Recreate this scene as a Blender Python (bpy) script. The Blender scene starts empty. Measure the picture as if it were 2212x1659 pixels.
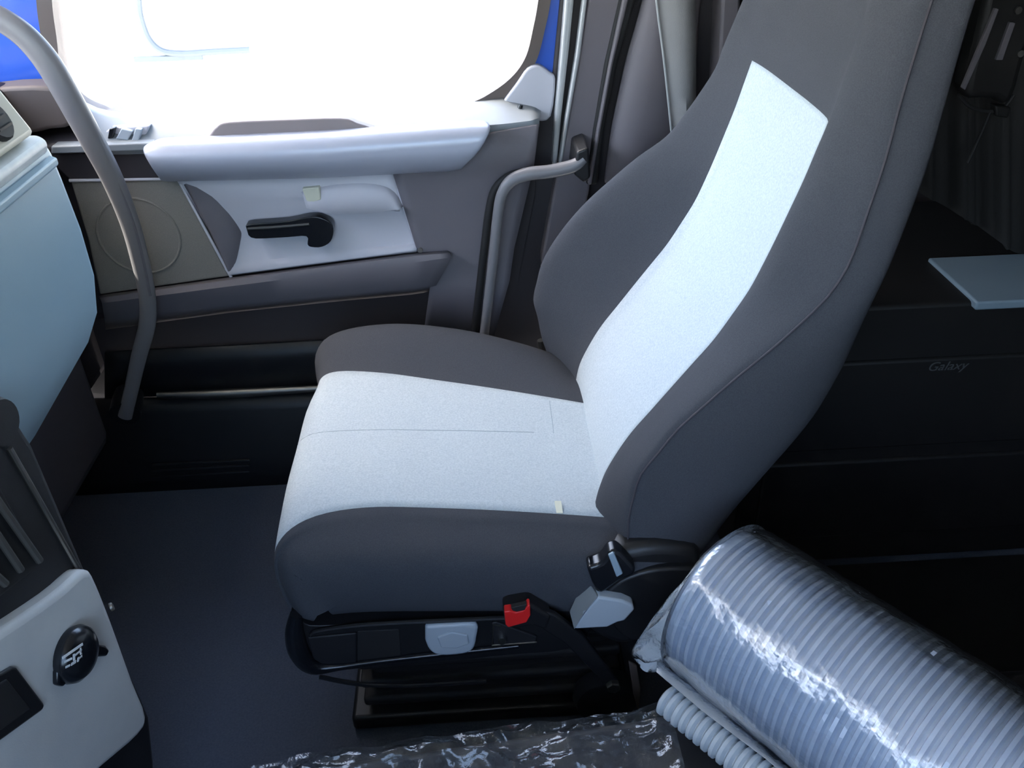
import bpy, bmesh, math, random
from mathutils import Vector, Matrix, noise
random.seed(4)
S = bpy.context.scene
COL = S.collection

# ------------------------------------------------------------------ camera
PITCH, YAW, ROLL, FPX = math.radians(33), math.radians(2), math.radians(1.8), 1850.0
IW, IH = 2212, 1659
EYE = Vector((0, 0, 1.40))
FW = Vector((math.sin(YAW)*math.cos(PITCH), math.cos(YAW)*math.cos(PITCH), -math.sin(PITCH)))
_r0 = Vector((math.cos(YAW), -math.sin(YAW), 0)); _u0 = _r0.cross(FW)
RT = math.cos(ROLL)*_r0 - math.sin(ROLL)*_u0
UP = math.sin(ROLL)*_r0 + math.cos(ROLL)*_u0
cd = bpy.data.cameras.new('camera'); cam = bpy.data.objects.new('camera', cd); COL.objects.link(cam)
cd.sensor_width = 36; cd.lens = 36*FPX/IW; cd.clip_start = 0.02; cd.clip_end = 200
m = Matrix.Identity(4)
for i in range(3):
    m[i][0], m[i][1], m[i][2], m[i][3] = RT[i], UP[i], -FW[i], EYE[i]
cam.matrix_world = m
S.camera = cam

# ------------------------------------------------------------------ world, sun, exposure
SKY, SUN, EXPOSURE = 0.5, 9.0, 2.0
w = bpy.data.worlds.new('sky'); S.world = w; w.use_nodes = True
bg = w.node_tree.nodes['Background']
bg.inputs[1].default_value = SKY
st = w.node_tree.nodes.new('ShaderNodeTexSky'); st.sky_type = 'NISHITA'; st.sun_disc = False
st.sun_elevation = math.radians(58); st.sun_rotation = math.radians(-72); st.dust_density = 4.0; st.air_density = 1.2; st.ozone_density = 2.0
w.node_tree.links.new(st.outputs[0], bg.inputs[0])
sd = bpy.data.lights.new('sun', 'SUN'); sd.energy = SUN; sd.angle = math.radians(0.6); sd.color = (1, .95, .86)
sun = bpy.data.objects.new('sun', sd); COL.objects.link(sun)
sun.rotation_euler = Vector((0.48, -0.14, -0.87)).to_track_quat('-Z', 'Y').to_euler()
def portal(name, loc, direction, sx, sy):
    ld = bpy.data.lights.new(name, 'AREA'); ld.shape = 'RECTANGLE'; ld.size = sx; ld.size_y = sy
    ld.cycles.is_portal = True
    o = bpy.data.objects.new(name, ld); COL.objects.link(o)
    o.location = loc; o.rotation_euler = Vector(direction).to_track_quat('-Z', 'Y').to_euler()
    return o
S.view_settings.view_transform = 'Standard'; S.view_settings.look = 'None'
S.view_settings.gamma = 1.0; S.view_settings.use_curve_mapping = False
S.view_settings.exposure = EXPOSURE
S.cycles.use_denoising = True
S.cycles.max_bounces = 10; S.cycles.diffuse_bounces = 6; S.cycles.transparent_max_bounces = 24
S.cycles.sample_clamp_indirect = 8

# ------------------------------------------------------------------ pixel -> place
def ray(px, py): return FW + RT*((px-IW/2)/FPX) - UP*((py-IH/2)/FPX)
def PY(px, py, y):
    d = ray(px, py); return EYE + d*((y-EYE.y)/d.y)
def PZ(px, py, z):
    d = ray(px, py); return EYE + d*((z-EYE.z)/d.z)
def PP(px, py, p, n):
    d = ray(px, py); return EYE + d*((p-EYE).dot(n)/d.dot(n))

# ------------------------------------------------------------------ materials
def mat(name, col, rough=.6, metal=0., col2=None, nscale=60., bump=0., bscale=200., spec=.5, coat=0., detail=4., stretch=None):
    mt = bpy.data.materials.new(name); mt.use_nodes = True
    nt = mt.node_tree; b = nt.nodes['Principled BSDF']
    b.inputs['Base Color'].default_value = (*col, 1); b.inputs['Roughness'].default_value = rough
    b.inputs['Metallic'].default_value = metal; b.inputs['Specular IOR Level'].default_value = spec
    b.inputs['Coat Weight'].default_value = coat
    tc = nt.nodes.new('ShaderNodeTexCoord'); vec = tc.outputs['Object']
    if stretch:
        mp = nt.nodes.new('ShaderNodeMapping'); mp.inputs['Scale'].default_value = stretch
        nt.links.new(vec, mp.inputs[0]); vec = mp.outputs[0]
    if col2:
        n = nt.nodes.new('ShaderNodeTexNoise'); n.inputs['Scale'].default_value = nscale; n.inputs['Detail'].default_value = detail
        r = nt.nodes.new('ShaderNodeValToRGB'); r.color_ramp.elements[0].position = .35; r.color_ramp.elements[1].position = .65
        r.color_ramp.elements[0].color = (*col, 1); r.color_ramp.elements[1].color = (*col2, 1)
        nt.links.new(vec, n.inputs[0]); nt.links.new(n.outputs[0], r.inputs[0]); nt.links.new(r.outputs[0], b.inputs['Base Color'])
    if bump:
        n = nt.nodes.new('ShaderNodeTexNoise'); n.inputs['Scale'].default_value = bscale; n.inputs['Detail'].default_value = 3
        bp = nt.nodes.new('ShaderNodeBump'); bp.inputs['Strength'].default_value = bump; bp.inputs['Distance'].default_value = .002
        nt.links.new(vec, n.inputs[0]); nt.links.new(n.outputs[0], bp.inputs['Height']); nt.links.new(bp.outputs[0], b.inputs['Normal'])
    return mt
def clear_film(name, tint, gloss, rough=.08, bump=0., bscale=40., haze=0.0):
    mt = bpy.data.materials.new(name); mt.use_nodes = True; nt = mt.node_tree; nt.nodes.clear()
    out = nt.nodes.new('ShaderNodeOutputMaterial'); tr = nt.nodes.new('ShaderNodeBsdfTransparent'); gl = nt.nodes.new('ShaderNodeBsdfGlossy')
    df = nt.nodes.new('ShaderNodeBsdfDiffuse'); df.inputs[0].default_value = (.8, .85, .9, 1)
    tr.inputs[0].default_value = (*tint, 1); gl.inputs['Roughness'].default_value = rough
    fr = nt.nodes.new('ShaderNodeFresnel')
    ge = nt.nodes.new('ShaderNodeNewGeometry'); io = nt.nodes.new('ShaderNodeMath'); io.operation = 'MULTIPLY_ADD'   # same reflectance on both faces of a thin sheet
    io.inputs[1].default_value = 1/1.45-1.45; io.inputs[2].default_value = 1.45
    nt.links.new(ge.outputs['Backfacing'], io.inputs[0]); nt.links.new(io.outputs[0], fr.inputs[0])
    mul = nt.nodes.new('ShaderNodeMath'); mul.operation = 'MULTIPLY'; mul.inputs[1].default_value = gloss; mul.use_clamp = True
    mx = nt.nodes.new('ShaderNodeMixShader'); m2 = nt.nodes.new('ShaderNodeMixShader'); m2.inputs[0].default_value = haze
    nt.links.new(tr.outputs[0], m2.inputs[1]); nt.links.new(df.outputs[0], m2.inputs[2])
    nt.links.new(fr.outputs[0], mul.inputs[0]); nt.links.new(mul.outputs[0], mx.inputs[0])
    nt.links.new(m2.outputs[0], mx.inputs[1]); nt.links.new(gl.outputs[0], mx.inputs[2]); nt.links.new(mx.outputs[0], out.inputs[0])
    if bump:
        tc = nt.nodes.new('ShaderNodeTexCoord'); n = nt.nodes.new('ShaderNodeTexNoise'); n.inputs['Scale'].default_value = bscale; n.inputs['Detail'].default_value = 4
        bp = nt.nodes.new('ShaderNodeBump'); bp.inputs['Strength'].default_value = bump; bp.inputs['Distance'].default_value = .01
        nt.links.new(tc.outputs['Object'], n.inputs[0]); nt.links.new(n.outputs[0], bp.inputs['Height'])
        nt.links.new(bp.outputs[0], gl.inputs['Normal']); nt.links.new(bp.outputs[0], fr.inputs['Normal'])
    return mt
M = dict(
    insert=mat('light_grey_cloth', (.43, .485, .525), .95, col2=(.53, .58, .61), nscale=330, bump=.25, bscale=900, spec=.15),
    dark=mat('charcoal_cloth', (.053, .056, .066), .95, col2=(.067, .070, .080), nscale=700, bump=.2, bscale=1200, spec=.15),
    seam=mat('seam_thread', (.05, .045, .055), .8),
    crease=mat('crease_thread', (.40, .46, .50), .9),
    black=mat('black_plastic', (.012, .012, .014), .42, bump=.08, bscale=900),
    gloss=mat('gloss_black_plastic', (.01, .011, .014), .22),
    rubber=mat('black_rubber', (.014, .013, .014), .7),
    brown=mat('brown_grey_seal', (.11, .085, .075), .6),
    floor=mat('floor_mat', (.050, .064, .098), .75, col2=(.066, .082, .118), nscale=260, bump=.35, bscale=320),
    greyflap=mat('pale_grey_plastic', (.40, .45, .50), .4),
    red=mat('red_plastic', (.75, .02, .02), .4),
    chrome=mat('bright_metal', (.75, .74, .70), .25, 1.0),
    steel=mat('dull_steel', (.35, .33, .30), .4, 1.0),
    panel=mat('door_grey_plastic', (.155, .140, .155), .55, bump=.12, bscale=700),
    panel_dark=mat('door_dark_plastic', (.032, .026, .030), .6, bump=.1, bscale=700),
    pale=mat('door_pale_plastic', (.56, .55, .60), .5, bump=.06, bscale=700),
    sill=mat('sill_pale_plastic', (.25, .27, .285), .5, bump=.06, bscale=700),
    silver=mat('armrest_silver', (.44, .46, .54), .33, .15),
    grille=mat('speaker_cloth', (.27, .25, .225), .85, col2=(.20, .19, .17), nscale=900, bump=.4, bscale=1100),
    blue=mat('blue_paint', (.03, .11, .55), .25, coat=.6),
    rail=mat('grab_rail_grey', (.20, .19, .195), .33),
    railb=mat('grab_handle_grey', (.20, .195, .21), .4),
    dash=mat('dash_blue_grey', (.33, .47, .56), .5, bump=.08, bscale=600),
    dashlit=mat('dash_top_sunlit', (.66, .70, .71), .5, col2=(.58, .62, .64), nscale=60),
    cream=mat('dash_cream', (.62, .60, .50), .6),
    console=mat('console_pale_grey', (.58, .58, .57), .55, col2=(.63, .63, .61), nscale=14, bump=.08, bscale=500),
    conblack=mat('console_black', (.012, .0115, .014), .6, bump=.1, bscale=600),
    slat=mat('vent_slat', (.07, .065, .06), .45),
    pillar=mat('pillar_grey_plastic', (.165, .145, .160), .6, bump=.1, bscale=600),
    pillarpale=mat('pillar_pale_edge', (.40, .41, .42), .5),
    belt=mat('seat_belt_webbing', (.30, .29, .29), .7, bump=.3, bscale=700),
    head=mat('headliner_grey', (.22, .22, .21), .9, bump=.1, bscale=300),
    darkwall=mat('dark_trim_cloth', (.030, .027, .026), .9, bump=.2, bscale=250),
    bunk=mat('bunk_black', (.010, .009, .009), .6),
    sheen=mat('sheen_blue_grey', (.26, .34, .40), .3),  # blue sheen put into the base colour
    ribbed=mat('ribbed_grey_plastic', (.40, .47, .58), .25, coat=.6),
    hose=mat('corrugated_hose_grey', (.42, .46, .49), .4),
    white=mat('white_print', (.75, .76, .76), .6),
    print=mat('grey_print', (.075, .075, .075), .6),
    concrete=mat('pale_concrete', (.62, .61, .58), .9, col2=(.55, .54, .52), nscale=2.),
    vanwhite=mat('white_van_paint', (.85, .86, .87), .35, coat=.3),
    vanseal=mat('van_seal_grey', (.10, .11, .12), .6),
    vanglass=mat('van_glass', (.55, .6, .62), .05),
    tyre=mat('tyre_black', (.03, .03, .03), .8),
    yellowtag=mat('pale_yellow_plastic', (.62, .62, .50), .5),
    glass=clear_film('window_glass', (.97, .985, .985), .8, .0),
    wrap=clear_film('clear_wrap', (.97, .98, .99), 5.0, .20, .45, 22, .0),
    tail=clear_film('gathered_wrap', (.85, .90, .96), 4.0, .18, .6, 40, .38),
    recess=mat('recess_taupe', (.26, .215, .21), .6),
    film=clear_film('wrinkled_film', (.90, .925, .96), 1.7, .12, .3, 60, .02),
)

# ------------------------------------------------------------------ builders
def thing(name, label, cat, loc=(0, 0, 0), group=None, kind=None):
    o = bpy.data.objects.new(name, None); COL.objects.link(o); o.location = loc; o.empty_display_size = .05
    tag(o, label, cat, group, kind); return o
def tag(o, label=None, cat=None, group=None, kind=None):
    if label: o['label'] = label
    if cat: o['category'] = cat
    if group: o['group'] = group
    if kind: o['kind'] = kind
    return o
def _wm(o): return (_wm(o.parent) if o.parent else Matrix.Identity(4)) @ (o.matrix_parent_inverse if o.parent else Matrix.Identity(4)) @ Matrix.Translation(o.location)
def adopt(o, parent):
    if parent:
        o.parent = parent; o.matrix_parent_inverse = _wm(parent).inverted()
    return o
def obj(name, V, F, mt, parent=None, bevel=0., seg=3, smooth=True, solid=0., sub=0, label=None, angle=40):
    me = bpy.data.meshes.new(name); V = [Vector(v) for v in V]
    c = sum(V, Vector())/len(V)
    me.from_pydata([v-c for v in V], [], F); me.update(); me.validate()
    bm = bmesh.new(); bm.from_mesh(me); bmesh.ops.remove_doubles(bm, verts=bm.verts, dist=1e-6)
    bmesh.ops.recalc_face_normals(bm, faces=bm.faces); bm.to_mesh(me); bm.free()
    o = bpy.data.objects.new(name, me); COL.objects.link(o); o.location = c
    me.materials.append(M[mt] if isinstance(mt, str) else mt)
    if solid:
        md = o.modifiers.new('thick', 'SOLIDIFY'); md.thickness = abs(solid); md.offset = -1 if solid > 0 else 1
    if bevel:
        md = o.modifiers.new('round', 'BEVEL'); md.width = bevel; md.segments = seg; md.limit_method = 'ANGLE'; md.angle_limit = math.radians(35)
    if sub:
        md = o.modifiers.new('sub', 'SUBSURF'); md.levels = sub; md.render_levels = sub
    if smooth:
        me.polygons.foreach_set('use_smooth', [True]*len(me.polygons))
        if not sub:
            me.set_sharp_from_angle(angle=math.radians(angle))
    adopt(o, parent)
    if label: o['label'] = label
    return o
def prism(name, pts, off, mt, parent=None, **k):
    """closed outline of 3-D points, extruded by the vector off"""
    n = len(pts); off = Vector(off); V = [Vector(p) for p in pts]+[Vector(p)+off for p in pts]
    F = [list(range(n)), list(range(2*n-1, n-1, -1))]+[[i, (i+1) % n, n+(i+1) % n, n+i] for i in range(n)]
    return obj(name, V, F, mt, parent, **k)
def boxp(x0, x1, y0, y1, z0, z1):
    V = [(x, y, z) for x in (x0, x1) for y in (y0, y1) for z in (z0, z1)]
    F = [(0, 1, 3, 2), (4, 6, 7, 5), (0, 4, 5, 1), (2, 3, 7, 6), (0, 2, 6, 4), (1, 5, 7, 3)]
    return V, F
def boxes(name, L, mt, parent=None, **k):
    V, F = [], []
    for b in L:
        v, f = boxp(*b); F += [[i+len(V) for i in q] for q in f]; V += v
    return obj(name, V, F, mt, parent, **k)
def cr(P, n):
    """Catmull-Rom through P (lists of numbers or vectors), n steps per span"""
    out = []
    for i in range(len(P)-1):
        a, b, c, d = P[max(i-1, 0)], P[i], P[i+1], P[min(i+2, len(P)-1)]
        for k in range(n):
            t = k/n
            out.append(b*1.0 + (c-a)*(t*.5) + (a*2-b*5+c*4-d)*(t*t*.5) + (b*3-a-c*3+d)*(t**3*.5))
    out.append(P[-1]*1.0); return out
def tube(name, P, r, mt, parent=None, n=16, steps=6, flat=1., axis=None, cap=True, **k):
    """swept tube; r number or list; flat squashes along axis"""
    P = [Vector(p) for p in P]; R = r if isinstance(r, (list, tuple)) else [r]*len(P)
    if steps > 1: Q = cr(P, steps); RR = cr([float(x) for x in R], steps)
    else: Q, RR = P, R
    V, F = [], []; prev = None
    for i, p in enumerate(Q):
        t = (Q[min(i+1, len(Q)-1)]-Q[max(i-1, 0)]).normalized()
        if prev is None:
            a = Vector(axis) if axis else (Vector((0, 0, 1)) if abs(t.z) < .9 else Vector((0, 1, 0)))
        else: a = prev
        a = (a-t*a.dot(t)).normalized(); prev = a; b = t.cross(a)
        for j in range(n):
            q = 2*math.pi*j/n; V.append(p+a*(RR[i]*flat*math.cos(q))+b*(RR[i]*math.sin(q)))
    for i in range(len(Q)-1):
        for j in range(n): F.append([i*n+j, i*n+(j+1) % n, (i+1)*n+(j+1) % n, (i+1)*n+j])
    if cap: F += [list(range(n))[::-1], list(range((len(Q)-1)*n, len(Q)*n))]
    return obj(name, V, F, mt, parent, **k)
def resample(L, n):
    L = [Vector(p) for p in L]; d = [0]
    for a, b in zip(L, L[1:]): d.append(d[-1]+(b-a).length)
    out = []; j = 0
    for i in range(n):
        s = d[-1]*i/(n-1)
        while j < len(L)-2 and d[j+1] < s: j += 1
        t = (s-d[j])/max(d[j+1]-d[j], 1e-9); out.append(L[j].lerp(L[j+1], min(max(t, 0), 1)))
    return out
def sheet(name, rows, mt, parent=None, n=24, solid=.01, **k):
    """surface through polylines of 3-D points, thickened"""
    R = [resample(r, n) for r in rows]; V = [p for r in R for p in r]
    F = [[i*n+j, i*n+j+1, (i+1)*n+j+1, (i+1)*n+j] for i in range(len(R)-1) for j in range(n-1)]
    return obj(name, V, F, mt, parent, solid=solid, **k)
def pxl(L, y): return [PY(a, b, y) for a, b in L]
def smooth_px(L, n=5):
    return [tuple(v) for v in cr([Vector(p) for p in L], n)]
def block(name, L, y0, y1, mt, parent=None, **k):
    """pixel outline on plane y0, solid back to y1"""
    return prism(name, pxl(L, y0), (0, y1-y0, 0), mt, parent, **k)
def ring(name, A, B, y0, y1, mt, parent=None, **k):
    """solid band between two open pixel polylines of equal count"""
    a, b = pxl(A, y0), pxl(B, y0); n = len(a); d = Vector((0, y1-y0, 0))
    V = a+b+[p+d for p in a]+[p+d for p in b]; F = []
    for i in range(n-1):
        F += [[i, i+1, n+i+1, n+i], [2*n+i, 3*n+i, 3*n+i+1, 2*n+i+1], [i, 2*n+i, 2*n+i+1, i+1], [n+i, n+i+1, 3*n+i+1, 3*n+i]]
    F += [[0, n, 3*n, 2*n], [n-1, 3*n-1, 4*n-1, 2*n-1]]
    return obj(name, V, F, mt, parent, **k)
def disc(name, c, axis, r, h, mt, parent=None, n=28, prof=None, **k):
    """lathe: prof = [(radius, height)...] about axis from c"""
    ax = Vector(axis).normalized(); a = ax.orthogonal().normalized(); b = ax.cross(a); c = Vector(c)
    prof = prof or [(0, 0), (r, 0), (r, h*.7), (r*.92, h), (0, h)]
    V, F = [], []
    for (rr, hh) in prof:
        for j in range(n):
            q = 2*math.pi*j/n; V.append(c+ax*hh+(a*math.cos(q)+b*math.sin(q))*max(rr, 1e-5))
    for i in range(len(prof)-1):
        for j in range(n): F.append([i*n+j, i*n+(j+1) % n, (i+1)*n+(j+1) % n, (i+1)*n+j])
    return obj(name, V, F, mt, parent, **k)

# ------------------------------------------------------------------ outdoors
g = boxes('ground', [(-60, 60, -60, 60, -1.45, -1.40)], 'concrete'); tag(g, 'pale sunlit concrete yard outside the cab window', 'ground', kind='structure')

# ------------------------------------------------------------------ cab shell
fl = boxes('floor', [(-1.45, 1.75, -.55, 1.735, -.04, 0)], 'floor'); tag(fl, 'dark blue-black rubber floor mat of the cab', 'floor', kind='structure')
boxes('rear_floor_shade', [(.42, 1.68, .83, 1.34, 0, .006)], 'bunk', fl)  # added black slab, gives the rear floor its shade as colour
ce = boxes('ceiling', [(-1.08, 1.75, -.55, 1.98, 1.95, 2.0)], 'head'); tag(ce, 'grey cab headliner', 'ceiling', kind='structure')
wf = boxes('wall_front', [(-1.50, -1.45, -.55, 1.98, -.04, .98)], 'panel_dark'); tag(wf, 'dark bulkhead under the windscreen', 'wall', kind='structure')
# windscreen: pillars, header, glass
def slant(x0, z0, x1, z1, y0, y1, t=.05):
    a = [(x0, y0, z0), (x0, y1, z0), (x1, y1, z1), (x1, y0, z1)]
    return a, (t*.7, 0, t*.7)
for yy in ((-.55, -.47), (1.90, 1.98)):
    p, o_ = slant(-1.48, .98, -.98, 1.97, *yy); prism('windscreen_pillar', p, o_, 'head', wf)
p, o_ = slant(-1.15, 1.63, -.98, 1.97, -.47, 1.90); prism('windscreen_header', p, o_, 'head', wf)
p, o_ = slant(-1.46, .98, -1.14, 1.63, -.47, 1.90, .006); prism('windscreen_glass', p, o_, 'glass', wf)
portal('portal_windscreen', (-1.29, .715, 1.31), (.9, 0, -.45), 2.36, .74)
boxes('overhead_blocker', [(-1.14, -.66, -.54, 1.92, 1.63, 1.94)], 'head', ce, bevel=.02)  # unseen box, added to keep high windscreen light off the cushion
wp = boxes('wall_passenger', [(-1.5, 1.75, -.60, -.55, -.04, .80), (-1.5, -1.08, -.60, -.55, .80, 1.75), (.28, 1.75, -.60, -.55, .80, 1.75), (-1.5, 1.75, -.60, -.55, 1.75, 2.0)], 'panel')
tag(wp, 'grey passenger side wall with a large side window', 'wall', kind='structure')
boxes('passenger_glass', [(-1.08, .28, -.578, -.572, .80, 1.75)], 'glass', wp)
portal('portal_passenger', (-.40, -.545, 1.275), (0, 1, 0), 1.36, .95)
portal('portal_driver', (-.35, 1.935, 1.20), (0, -1, 0), 1.0, .64)
wr = boxes('wall_rear', [(1.70, 1.75, -.55, 1.98, -.04, 2.0)], 'darkwall'); tag(wr, 'dark rear wall of the sleeper cab', 'wall', kind='structure')
wd = boxes('wall_driver', [(-1.5, 1.75, 1.93, 1.98, 1.52, 2.0), (.16, 1.75, 1.93, 1.98, -.04, 1.52), (-1.5, -.94, 1.93, 1.98, -.04, 1.52), (-.94, .16, 1.93, 1.98, -.04, .20)], 'panel_dark')
tag(wd, 'dark cab side around the driver door', 'wall', kind='structure')

# door sill between floor and door
si = thing('trim_1', 'dark plastic door sill step with a bright metal edge', 'sill', (-.4, 1.75, 0), kind='structure')
sheet('sill_step', [pxl([(60, 866), (320, 862), (700, 843), (1300, 815)], 1.80), pxl([(60, 905), (320, 898), (700, 880), (1300, 850)], 1.785),
      pxl([(60, 1012), (320, 1000), (700, 985), (1300, 950)], 1.75), pxl([(60, 1080), (300, 1066), (700, 1046), (1300, 1010)], 1.735)], 'black', si, solid=.02)
for k, (ya, yb) in enumerate(((1004, 994), (1016, 1005), (1030, 1018), (1046, 1034))):
    tube('tread_rib', pxl([(330, ya), (540, yb)], 1.745), .004, 'black', si, n=8, steps=1)
tube('kick_strip', pxl([(340, 853), (480, 850), (700, 838), (1200, 812)], 1.795), [.008, .012, .009, .007], 'chrome' if False else 'steel', si, n=12)

# ------------------------------------------------------------------ driver door
door = thing('door_1', 'grey trimmed driver door with silver armrest, black pull handle and big window', 'door', (-.35, 1.86, .2), kind='structure')
WIN = [(98, -420), (104, -160), (112, 0), (122, 80), (134, 165), (165, 214), (210, 238), (260, 247), (500, 243), (760, 240), (920, 236), (1010, 224), (1065, 198), (1110, 162), (1137, 120), (1152, 60), (1163, 0), (1185, -160), (1220, -420)]
RUB = [(60, -420), (70, -160), (78, 0), (88, 80), (100, 178), (135, 232), (190, 258), (250, 268), (500, 264), (760, 260), (930, 256), (1030, 244), (1090, 214), (1130, 176), (1160, 128), (1178, 60), (1190, 0), (1213, -160), (1250, -420)]
OUT = [(-60, -420), (-45, -160), (-30, 0), (-20, 80), (-10, 190), (40, 300), (180, 320), (250, 330), (500, 330), (760, 330), (930, 320), (1060, 310), (1150, 280), (1180, 220), (1196, 150), (1205, 60), (1214, 0), (1240, -160), (1285, -420)]
ring('window_seal', smooth_px(WIN), smooth_px(RUB), 1.875, 1.915, 'brown', door)
ring('window_frame', RUB, OUT, 1.885, 1.93, 'blue', door, label='blue painted steel window frame')
gp = pxl(WIN, 1.90); prism('window_pane', gp, (0, .005, 0), 'glass', door, smooth=False)
# inner skin
block('door_skin', [(-60, 300), (60, 300), (330, 300), (760, 285), (1090, 262), (1163, 258), (1155, 420), (1120, 600), (1092, 900), (-60, 900)], 1.86, 1.93, 'panel_dark', door)
# corner trims beside the glass
block('corner_trim', smooth_px([(1085, 222), (1118, 178), (1140, 148), (1165, 142), (1188, 158), (1200, 172), (1190, 252), (1160, 262), (1130, 252), (1100, 242)], 3), 1.865, 1.90, 'pale', door, bevel=.006)
# window sill ledge: slopes from the glass to the armrest
sheet('sill_ledge', [pxl([(165, 224), (215, 247), (262, 254), (500, 250), (920, 244), (1015, 232), (1085, 222), (1150, 236), (1164, 246)], 1.878),
      pxl([(170, 240), (225, 262), (280, 268), (500, 263), (920, 254), (1020, 246), (1090, 240), (1150, 250), (1164, 256)], 1.85),
      pxl([(215, 318), (270, 318), (330, 316), (500, 305), (920, 283), (1040, 276), (1090, 272), (1150, 266), (1164, 262)], 1.80),
      pxl([(215, 330), (270, 330), (330, 328), (500, 317), (920, 295), (1040, 288), (1090, 284), (1150, 276), (1164, 270)], 1.80)], 'sill', door, n=48, solid=.012)
# front ledge with switches
sheet('switch_ledge', [pxl([(60, 270), (110, 262), (225, 262)], 1.86), pxl([(70, 318), (120, 311), (330, 303)], 1.80), pxl([(75, 330), (125, 322), (330, 313)], 1.79)], 'panel_dark', door, n=12, solid=.02)
block('ledge_edge', [(110, 316), (330, 309), (312, 326), (110, 333)], 1.775, 1.82, 'sill', door, bevel=.003)
block('switch_base', [(205, 302), (240, 276), (322, 272), (310, 308)], 1.812, 1.835, 'pale', door, bevel=.003)
for q in ([(232, 300), (236, 278), (248, 276), (244, 298)], [(250, 300), (262, 278), (286, 284), (276, 304)], [(284, 304), (292, 278), (306, 280), (300, 304)]):
    block('window_switch', q, 1.800, 1.815, 'gloss' if q[0][0] == 232 else 'greyflap', door, bevel=.002)
block('front_strip', [(110, 333), (310, 326), (345, 386), (150, 388), (118, 360)], 1.795, 1.86, 'panel_dark', door, bevel=.004)
# upper recess behind armrest
block('pull_recess', smooth_px([(448, 298), (470, 272), (500, 264), (620, 259), (735, 256), (770, 266), (805, 284), (640, 292)], 3), 1.775, 1.80, 'recess', door, bevel=.004)
# armrest
sheet('armrest', [pxl([(318, 322), (350, 305), (700, 288), (1030, 267), (1052, 270)], 1.79), pxl([(312, 326), (345, 312), (700, 295), (1035, 271), (1060, 277)], 1.755),
      pxl([(310, 331), (345, 330), (700, 313), (1035, 289), (1061, 284)], 1.738), pxl([(322, 350), (350, 350), (700, 334), (1020, 311), (1048, 308)], 1.732),
      pxl([(334, 367), (352, 367), (700, 354), (1000, 338), (1028, 332)], 1.74), pxl([(345, 381), (360, 381), (700, 373), (975, 358), (1000, 352)], 1.762),
      pxl([(348, 383), (360, 384), (700, 376), (975, 362), (1000, 357)], 1.80)], 'silver', door, n=40, solid=.01, sub=1, label='silver grey armrest bar')
# side field right of armrest
sheet('rear_field', [pxl([(1062, 278), (1110, 270), (1163, 262)], 1.802), pxl([(850, 368), (1000, 358), (1152, 350)], 1.815), pxl([(905, 545), (1000, 540), (1110, 530)], 1.815), pxl([(930, 610), (1000, 605), (1100, 600)], 1.80), pxl([(915, 720), (980, 720), (1060, 740)], 1.80)], 'panel', door, n=14, solid=.02)
# pale pull field
sheet('pull_field', [pxl([(385, 386), (520, 379), (700, 373), (845, 366)], 1.800), pxl([(410, 430), (530, 430), (700, 425), (868, 420)], 1.812),
      pxl([(445, 500), (560, 500), (720, 490), (890, 480)], 1.826), pxl([(480, 570), (600, 560), (750, 540), (906, 528)], 1.815), pxl([(497, 596), (620, 580), (760, 562), (900, 545)], 1.795)], 'pale', door, n=30, solid=.01, label='pale grey recessed pull field')
sheet('recess_flank_shade', [pxl([(388, 388), (412, 430), (455, 510), (494, 590)], 1.790), pxl(smooth_px([(440, 384), (462, 430), (496, 505), (508, 550), (504, 586)], 5), 1.797), pxl(smooth_px([(478, 382), (500, 430), (524, 490), (524, 535), (506, 584)], 5), 1.818)], 'panel', door, n=30, solid=.004, sub=1)  # darker plastic puts the recess shading into the colour
sheet('finger_scoop', [pxl(smooth_px([(650, 412), (720, 392), (790, 388), (840, 402), (872, 445)], 4), 1.800), pxl(smooth_px([(655, 425), (720, 410), (790, 408), (835, 420), (866, 448)], 4), 1.788), pxl(smooth_px([(662, 450), (720, 462), (790, 462), (840, 455), (866, 450)], 4), 1.776)], 'pale', door, n=28, solid=.008)
block('reflector_tag', [(652, 408), (690, 404), (694, 432), (676, 440), (662, 436)], 1.783, 1.80, 'yellowtag', door, bevel=.003)
block('field_edge', [(842, 368), (856, 372), (878, 440), (908, 520), (906, 536), (900, 542), (892, 520), (868, 446)], 1.798, 1.82, 'pale', door, bevel=.003)
disc('trim_screw', PY(908, 540, 1.79), (0, -1, 0), .006, .004, 'steel', door, n=12)
# release handle
hd = block('release_handle', smooth_px([(530, 488), (545, 484), (620, 478), (665, 469), (692, 470), (715, 482), (720, 500), (714, 522), (695, 534), (672, 534), (664, 528), (662, 511), (620, 513), (552, 516), (536, 508)], 3), 1.775, 1.803, 'gloss', door, bevel=.006, label='glossy black release handle')
tube('grip_ridge', pxl([(535, 494), (600, 490), (668, 484)], 1.774), .003, 'slat', hd, n=8, steps=3)
tube('handle_pivot', [PY(690, 502, 1.80), PY(690, 502, 1.84)], .018, 'black', hd, n=16, steps=1)
# speaker field
sp = block('speaker_grille', [(152, 392), (384, 388), (497, 597), (215, 637), (190, 520)], 1.797, 1.83, 'grille', door, bevel=.005, label='perforated taupe speaker grille')
tube('speaker_ring', [PY(300, 510, 1.798)+Vector((math.cos(a)*.088, 0, math.sin(a)*.088)) for a in [i*math.pi/16 for i in range(33)]], .0035, 'grille', sp, n=8, steps=1)
tube('grille_edge', pxl([(150, 390), (384, 386), (500, 600)], 1.795), .0035, 'pale', sp, n=8, steps=1)
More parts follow.
